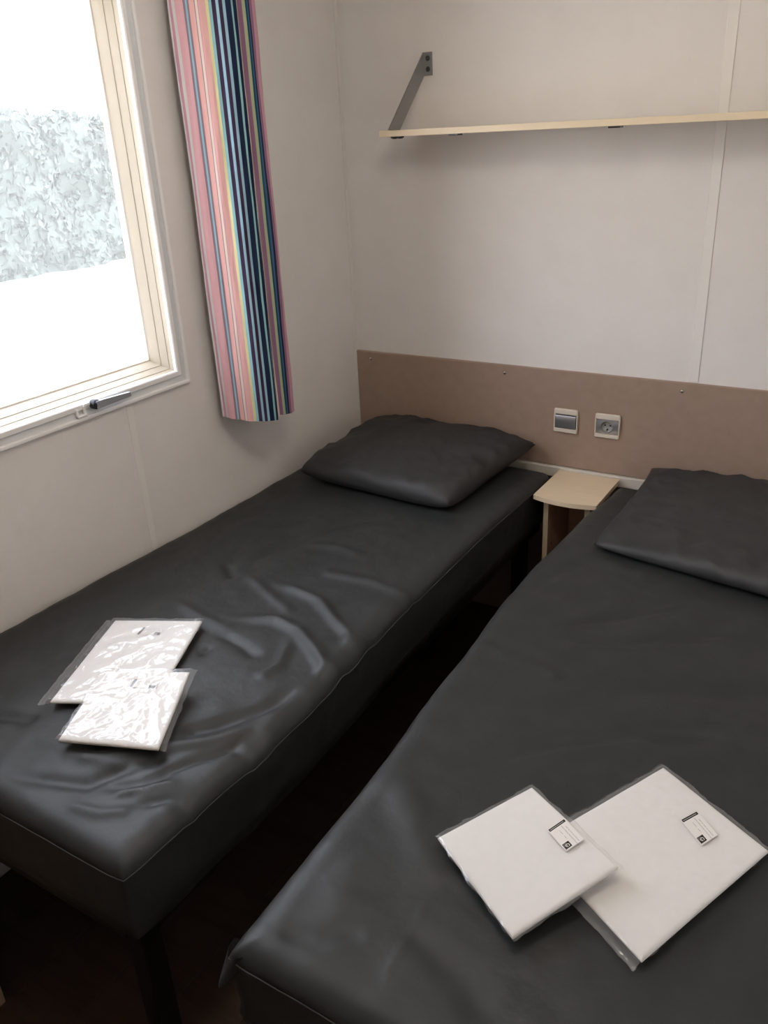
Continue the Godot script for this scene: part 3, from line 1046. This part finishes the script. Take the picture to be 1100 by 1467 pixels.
func build_curtain() -> void:
	var t := thing("striped_curtain", "narrow curtain in pink, blue and navy vertical stripes beside window", "curtain", Vector3(0.1, 0.92, 0.70))
	var cloth := plain(Color.WHITE, 0.85, 0.0, 0.2)
	cloth.albedo_texture = stripes()
	cloth.backlight_enabled = true
	cloth.backlight = Color(0.35, 0.35, 0.35)
	cloth.cull_mode = BaseMaterial3D.CULL_DISABLED
	# plan of the folds, seen from above (x, z)
	var keys := [Vector2(0.034, 0.800), Vector2(0.072, 0.792), Vector2(0.115, 0.772), Vector2(0.150, 0.745), Vector2(0.166, 0.711), Vector2(0.150, 0.676), Vector2(0.117, 0.645), Vector2(0.130, 0.618), Vector2(0.133, 0.598), Vector2(0.120, 0.560)]
	var curve := Curve2D.new()
	for i in keys.size():
		var p: Vector2 = keys[max(i - 1, 0)]
		var n: Vector2 = keys[min(i + 1, keys.size() - 1)]
		curve.add_point(keys[i], -(n - p) / 6.0, (n - p) / 6.0)
	var long := curve.get_baked_length()
	var o := t.position
	var wave := FastNoiseLite.new()
	wave.seed = 6
	wave.frequency = 1.0
	var hem := func(u: float) -> float: return lerpf(0.945, 0.903, u)
	var me := sheet(150, 60, func(u: float, v: float) -> Vector3:
		var p := curve.sample_baked(u * long, true)
		var ahead := curve.sample_baked(minf(u * long + 0.002, long), true) - curve.sample_baked(maxf(u * long - 0.002, 0.0), true)
		var side := Vector2(ahead.y, -ahead.x).normalized()
		var ripple := sin(u * 46.0 + wave.get_noise_1d(v * 2.0) * 2.0) * 0.0022 + wave.get_noise_2d(u * 6.0, v * 1.6) * 0.006
		p += side * ripple
		var y := lerpf(hem.call(u), 2.13, v)
		return Vector3(p.x, y, p.y) - o, Vector3(1, 0, 0.3), 0.0012)
	var c := put("cloth", me, cloth, t)
	var band := sheet(150, 1, func(u: float, v: float) -> Vector3:
		var p := curve.sample_baked(u * long, true)
		var ahead := curve.sample_baked(minf(u * long + 0.002, long), true) - curve.sample_baked(maxf(u * long - 0.002, 0.0), true)
		var side := Vector2(ahead.y, -ahead.x).normalized()
		var f := v * 0.04 / (2.13 - float(hem.call(u)))
		var ripple := sin(u * 46.0 + wave.get_noise_1d(f * 2.0) * 2.0) * 0.0022 + wave.get_noise_2d(u * 6.0, f * 1.6) * 0.006
		p += side * (ripple + 0.0016)
		return Vector3(p.x, lerpf(hem.call(u), 2.13, f), p.y) - o, Vector3(1, 0, 0.3), 0.0008)
	put("hem", band, cloth, c)
	var rod := thing("curtain_rod", "white curtain rod fixed high above the window", "curtain rod", Vector3(0.09, 2.14, 1.35))
	var st := begin(true)
	bar(st, Vector3(0, 0, -0.85), Vector3(0, 0, 0.62), 0.010, 0.010)
	put("pole", done(st), mats.white, rod)
	for z in [-0.80, 0.58]:
		put("holder", box_mesh(Vector3(-0.09, -0.012, z - 0.01), Vector3(0.0, 0.012, z + 0.01), 0.002), mats.white, rod)

# round ceiling lamp, out of the picture above the beds
func build_lamp() -> void:
	var t := thing("ceiling_lamp", "round white ceiling lamp glowing warm above the beds", "lamp", Vector3(1.12, ROOM_Y, 1.45))
	var st := begin(true)
	lathe(st, Vector3.ZERO, Vector3(0, -1, 0), [Vector2(0.0, 0.0), Vector2(0.19, 0.0), Vector2(0.19, 0.02), Vector2(0.185, 0.024)], 40)
	put("base", done(st), mats.white, t)
	var sh := begin(true)
	var prof := []
	for k in 9:
		var a := PI / 2 * k / 8.0
		prof.append(Vector2(0.18 * cos(a), 0.022 + 0.10 * sin(a)))
	lathe(sh, Vector3.ZERO, Vector3(0, -1, 0), prof, 40)
	var glow := plain(Color(1.0, 0.96, 0.90), 0.4)
	glow.emission_enabled = true
	glow.emission = Color(1.0, 0.95, 0.88)
	glow.emission_energy_multiplier = 1.2
	put("lamp_shade", done(sh), glow, t)
	var l := OmniLight3D.new()
	l.name = "lamp_light"
	l.light_color = Color(1.0, 0.955, 0.89)
	l.light_energy = 0.27
	l.light_size = 0.14
	l.omni_range = 8.0
	l.omni_attenuation = 2.0
	l.shadow_enabled = true
	l.position = Vector3(0, -0.065, 0)
	t.add_child(l)

# ---------------------------------------------------------------- outdoors
func build_outdoors() -> void:
	var g := structure("ground")
	put("gravel", box_mesh(Vector3(-40, -0.55, -40), Vector3(-0.2, -0.45, 40), 0.0), mats.gravel, g)
	var hedge := thing("hedge", "tall clipped hedge across the pale ground outside the window", "hedge", Vector3(-13.0, -0.45, -5.0))
	var n := FastNoiseLite.new()
	n.seed = 9
	n.frequency = 0.7
	n.fractal_octaves = 4
	var face := sheet(150, 26, func(u: float, v: float) -> Vector3:
		var z := lerpf(-16.0, 18.0, u)
		var h := 2.75 + n.get_noise_2d(z, 30.0) * 0.35
		var bulge := n.get_noise_2d(z * 1.3, v * 3.0) * 0.35
		var a := clampf(v * 1.25, 0.0, 1.0)
		var back := clampf((v - 0.8) * 5.0, 0.0, 1.0)
		return Vector3(0.7 + bulge - back * 1.4 - 0.15 * a, h * a, z), Vector3(1, 0, 0))
	put("foliage", face, mats.leaf_dark, hedge)
	var mm := MultiMesh.new()
	mm.transform_format = MultiMesh.TRANSFORM_3D
	var leaf := sheet(2, 2, func(u: float, v: float) -> Vector3: return Vector3((u - 0.5) * 0.09 * (1.0 - absf(v - 0.5) * 1.4), 0.012 * sin(u * PI), (v - 0.5) * 0.16), Vector3.UP)
	mm.mesh = leaf
	mm.instance_count = 16000
	for k in mm.instance_count:
		var z := rng.randf_range(-16.0, 18.0)
		var v := rng.randf() * 0.86
		var h := 2.75 + n.get_noise_2d(z, 30.0) * 0.35
		var p := Vector3(0.72 + n.get_noise_2d(z * 1.3, v * 3.0) * 0.35 - 0.15 * minf(v * 1.25, 1.0) - clampf((v - 0.8) * 5.0, 0.0, 1.0) * 1.4, h * minf(v * 1.25, 1.0) + rng.randf_range(0, 0.06), z)
		mm.set_instance_transform(k, Transform3D(Basis.from_euler(Vector3(rng.randf() * TAU, rng.randf() * TAU, rng.randf() * TAU)), p))
	var lv := MultiMeshInstance3D.new()
	lv.name = "leaves"
	lv.multimesh = mm
	lv.material_override = mats.leaf
	lv.set_meta("kind", "stuff")
	hedge.add_child(lv)

# ---------------------------------------------------------------- all
func _ready() -> void:
	rng.seed = 20
	# camera, sky, exposure
	var cam := Camera3D.new()
	cam.name = "camera"
	cam.fov = FOV
	cam.near = 0.02
	cam.far = 200.0
	add_child(cam)
	cam.transform = Transform3D(CAM_BASIS, CAM_AT)
	cam.current = true
	var env := Environment.new()
	env.background_mode = Environment.BG_SKY
	var sky := Sky.new()
	var air := ProceduralSkyMaterial.new()
	air.sky_top_color = Color(0.93, 0.95, 1.0)
	air.sky_horizon_color = Color(1.0, 0.99, 0.98)
	air.ground_horizon_color = Color(0.8, 0.8, 0.78)
	air.ground_bottom_color = Color(0.6, 0.6, 0.58)
	air.sky_energy_multiplier = 2.45
	sky.sky_material = air
	env.sky = sky
	env.tonemap_mode = Environment.TONE_MAPPER_LINEAR
	env.tonemap_exposure = 1.32
	env.sdfgi_enabled = true
	env.ssao_enabled = true
	env.ssil_enabled = true
	var we := WorldEnvironment.new()
	we.name = "world_environment"
	we.environment = env
	add_child(we)

	make_materials()
	build_shell()
	build_window()
	build_outdoors()
	# beds
	build_bed("black legged bed frame under the window-side mattress", 0.012, 0.800, 0.10, 1.985)
	build_bed("black legged bed frame under the right-hand mattress", 1.052, 1.862, 0.10, 2.01)
	build_mattress("charcoal covered mattress along the window wall", Vector3(0.004, 0.476, 0.10), Vector3(0.820, 0.648, 1.994), FOLDS_NEAR_WINDOW,
		func(x: float, z: float) -> float: return 0.012 * smoothstep(0.25, 0.03, x) * smoothstep(0.9, 1.5, z),
		func(x: float, z: float) -> float: return smoothstep(0.2, 0.8, x) * edge_at([0.0, -0.008, 0.3, -0.010, 0.56, -0.016, 1.03, -0.010, 1.45, 0.010, 1.62, 0.014, 1.8, 0.004, 2.0, 0.0], z))
	build_mattress("charcoal covered mattress right of the bedside table", Vector3(1.040, 0.476, 0.12), Vector3(1.87, 0.648, 2.016), FOLDS_BY_SHELF,
		func(x: float, z: float) -> float: return 0.0,
		func(x: float, z: float) -> float: return smoothstep(1.6, 1.08, x) * edge_at([0.0, 0.010, 0.2, 0.005, 0.4, -0.018, 0.83, -0.034, 1.27, -0.012, 1.66, 0.010, 2.0, 0.016], z), true)
	build_pillow("plump charcoal pillow in the room corner near the striped curtain", [Vector3(0.10, 0.715, 0.04), Vector3(0.735, 0.705, 0.035), Vector3(0.69, 0.682, 0.59), Vector3(0.09, 0.690, 0.555)], 0.075, 0.06, 14)
	build_pillow("flat charcoal pillow on the bed right of the bedside table", [Vector3(1.135, 0.692, 0.06), Vector3(1.83, 0.70, 0.04), Vector3(1.80, 0.672, 0.74), Vector3(1.110, 0.664, 0.61)], 0.045, 0.03, 19)
	build_headboard()
	build_nightstand()
	build_wardrobe()
	build_shelf()
	build_lamp()
	build_voile()
	build_curtain()
	build_switch_and_socket()
	linen_pack("larger crinkled bag of folded white linen on the window-side bed", [Vector3(0.219, 0.664, 1.485), Vector3(0.438, 0.664, 1.377), Vector3(0.571, 0.664, 1.67), Vector3(0.348, 0.664, 1.785)], [0.10, 0.02, 0.01, 0.02], [Vector3(0.341, 0.665, 1.503), Vector3(0.332, 0.665, 1.471), Vector3(0.382, 0.665, 1.452), Vector3(0.394, 0.665, 1.48)], 1.0, 2)
	linen_pack("smaller crinkled bag of white linen overlapping the larger one on window-side bed", [Vector3(0.411, 0.690, 1.657), Vector3(0.589, 0.688, 1.561), Vector3(0.695, 0.668, 1.766), Vector3(0.49, 0.672, 1.849)], [0.02, 0.06, 0.04, 0.01], [Vector3(0.505, 0.68, 1.674), Vector3(0.496, 0.68, 1.649), Vector3(0.548, 0.68, 1.63), Vector3(0.558, 0.68, 1.651)], 1.0, 5)
	linen_pack("larger smooth bag of folded white linen on the right bed", [Vector3(1.506, 0.664, 1.365), Vector3(1.703, 0.664, 1.48), Vector3(1.578, 0.664, 1.782), Vector3(1.361, 0.664, 1.655)], [0.035, 0.01, 0.01, 0.06], [Vector3(1.567, 0.667, 1.488), Vector3(1.586, 0.667, 1.455), Vector3(1.626, 0.667, 1.492), Vector3(1.609, 0.667, 1.526)], 0.25, 8)
	linen_pack("smaller smooth bag of white linen overlapping the larger one on right bed", [Vector3(1.333, 0.680, 1.537), Vector3(1.522, 0.690, 1.645), Vector3(1.424, 0.674, 1.829), Vector3(1.234, 0.664, 1.705)], [0.02, 0.03, 0.02, 0.02], [Vector3(1.394, 0.68, 1.626), Vector3(1.41, 0.68, 1.592), Vector3(1.452, 0.68, 1.621), Vector3(1.436, 0.68, 1.654)], 0.25, 12)
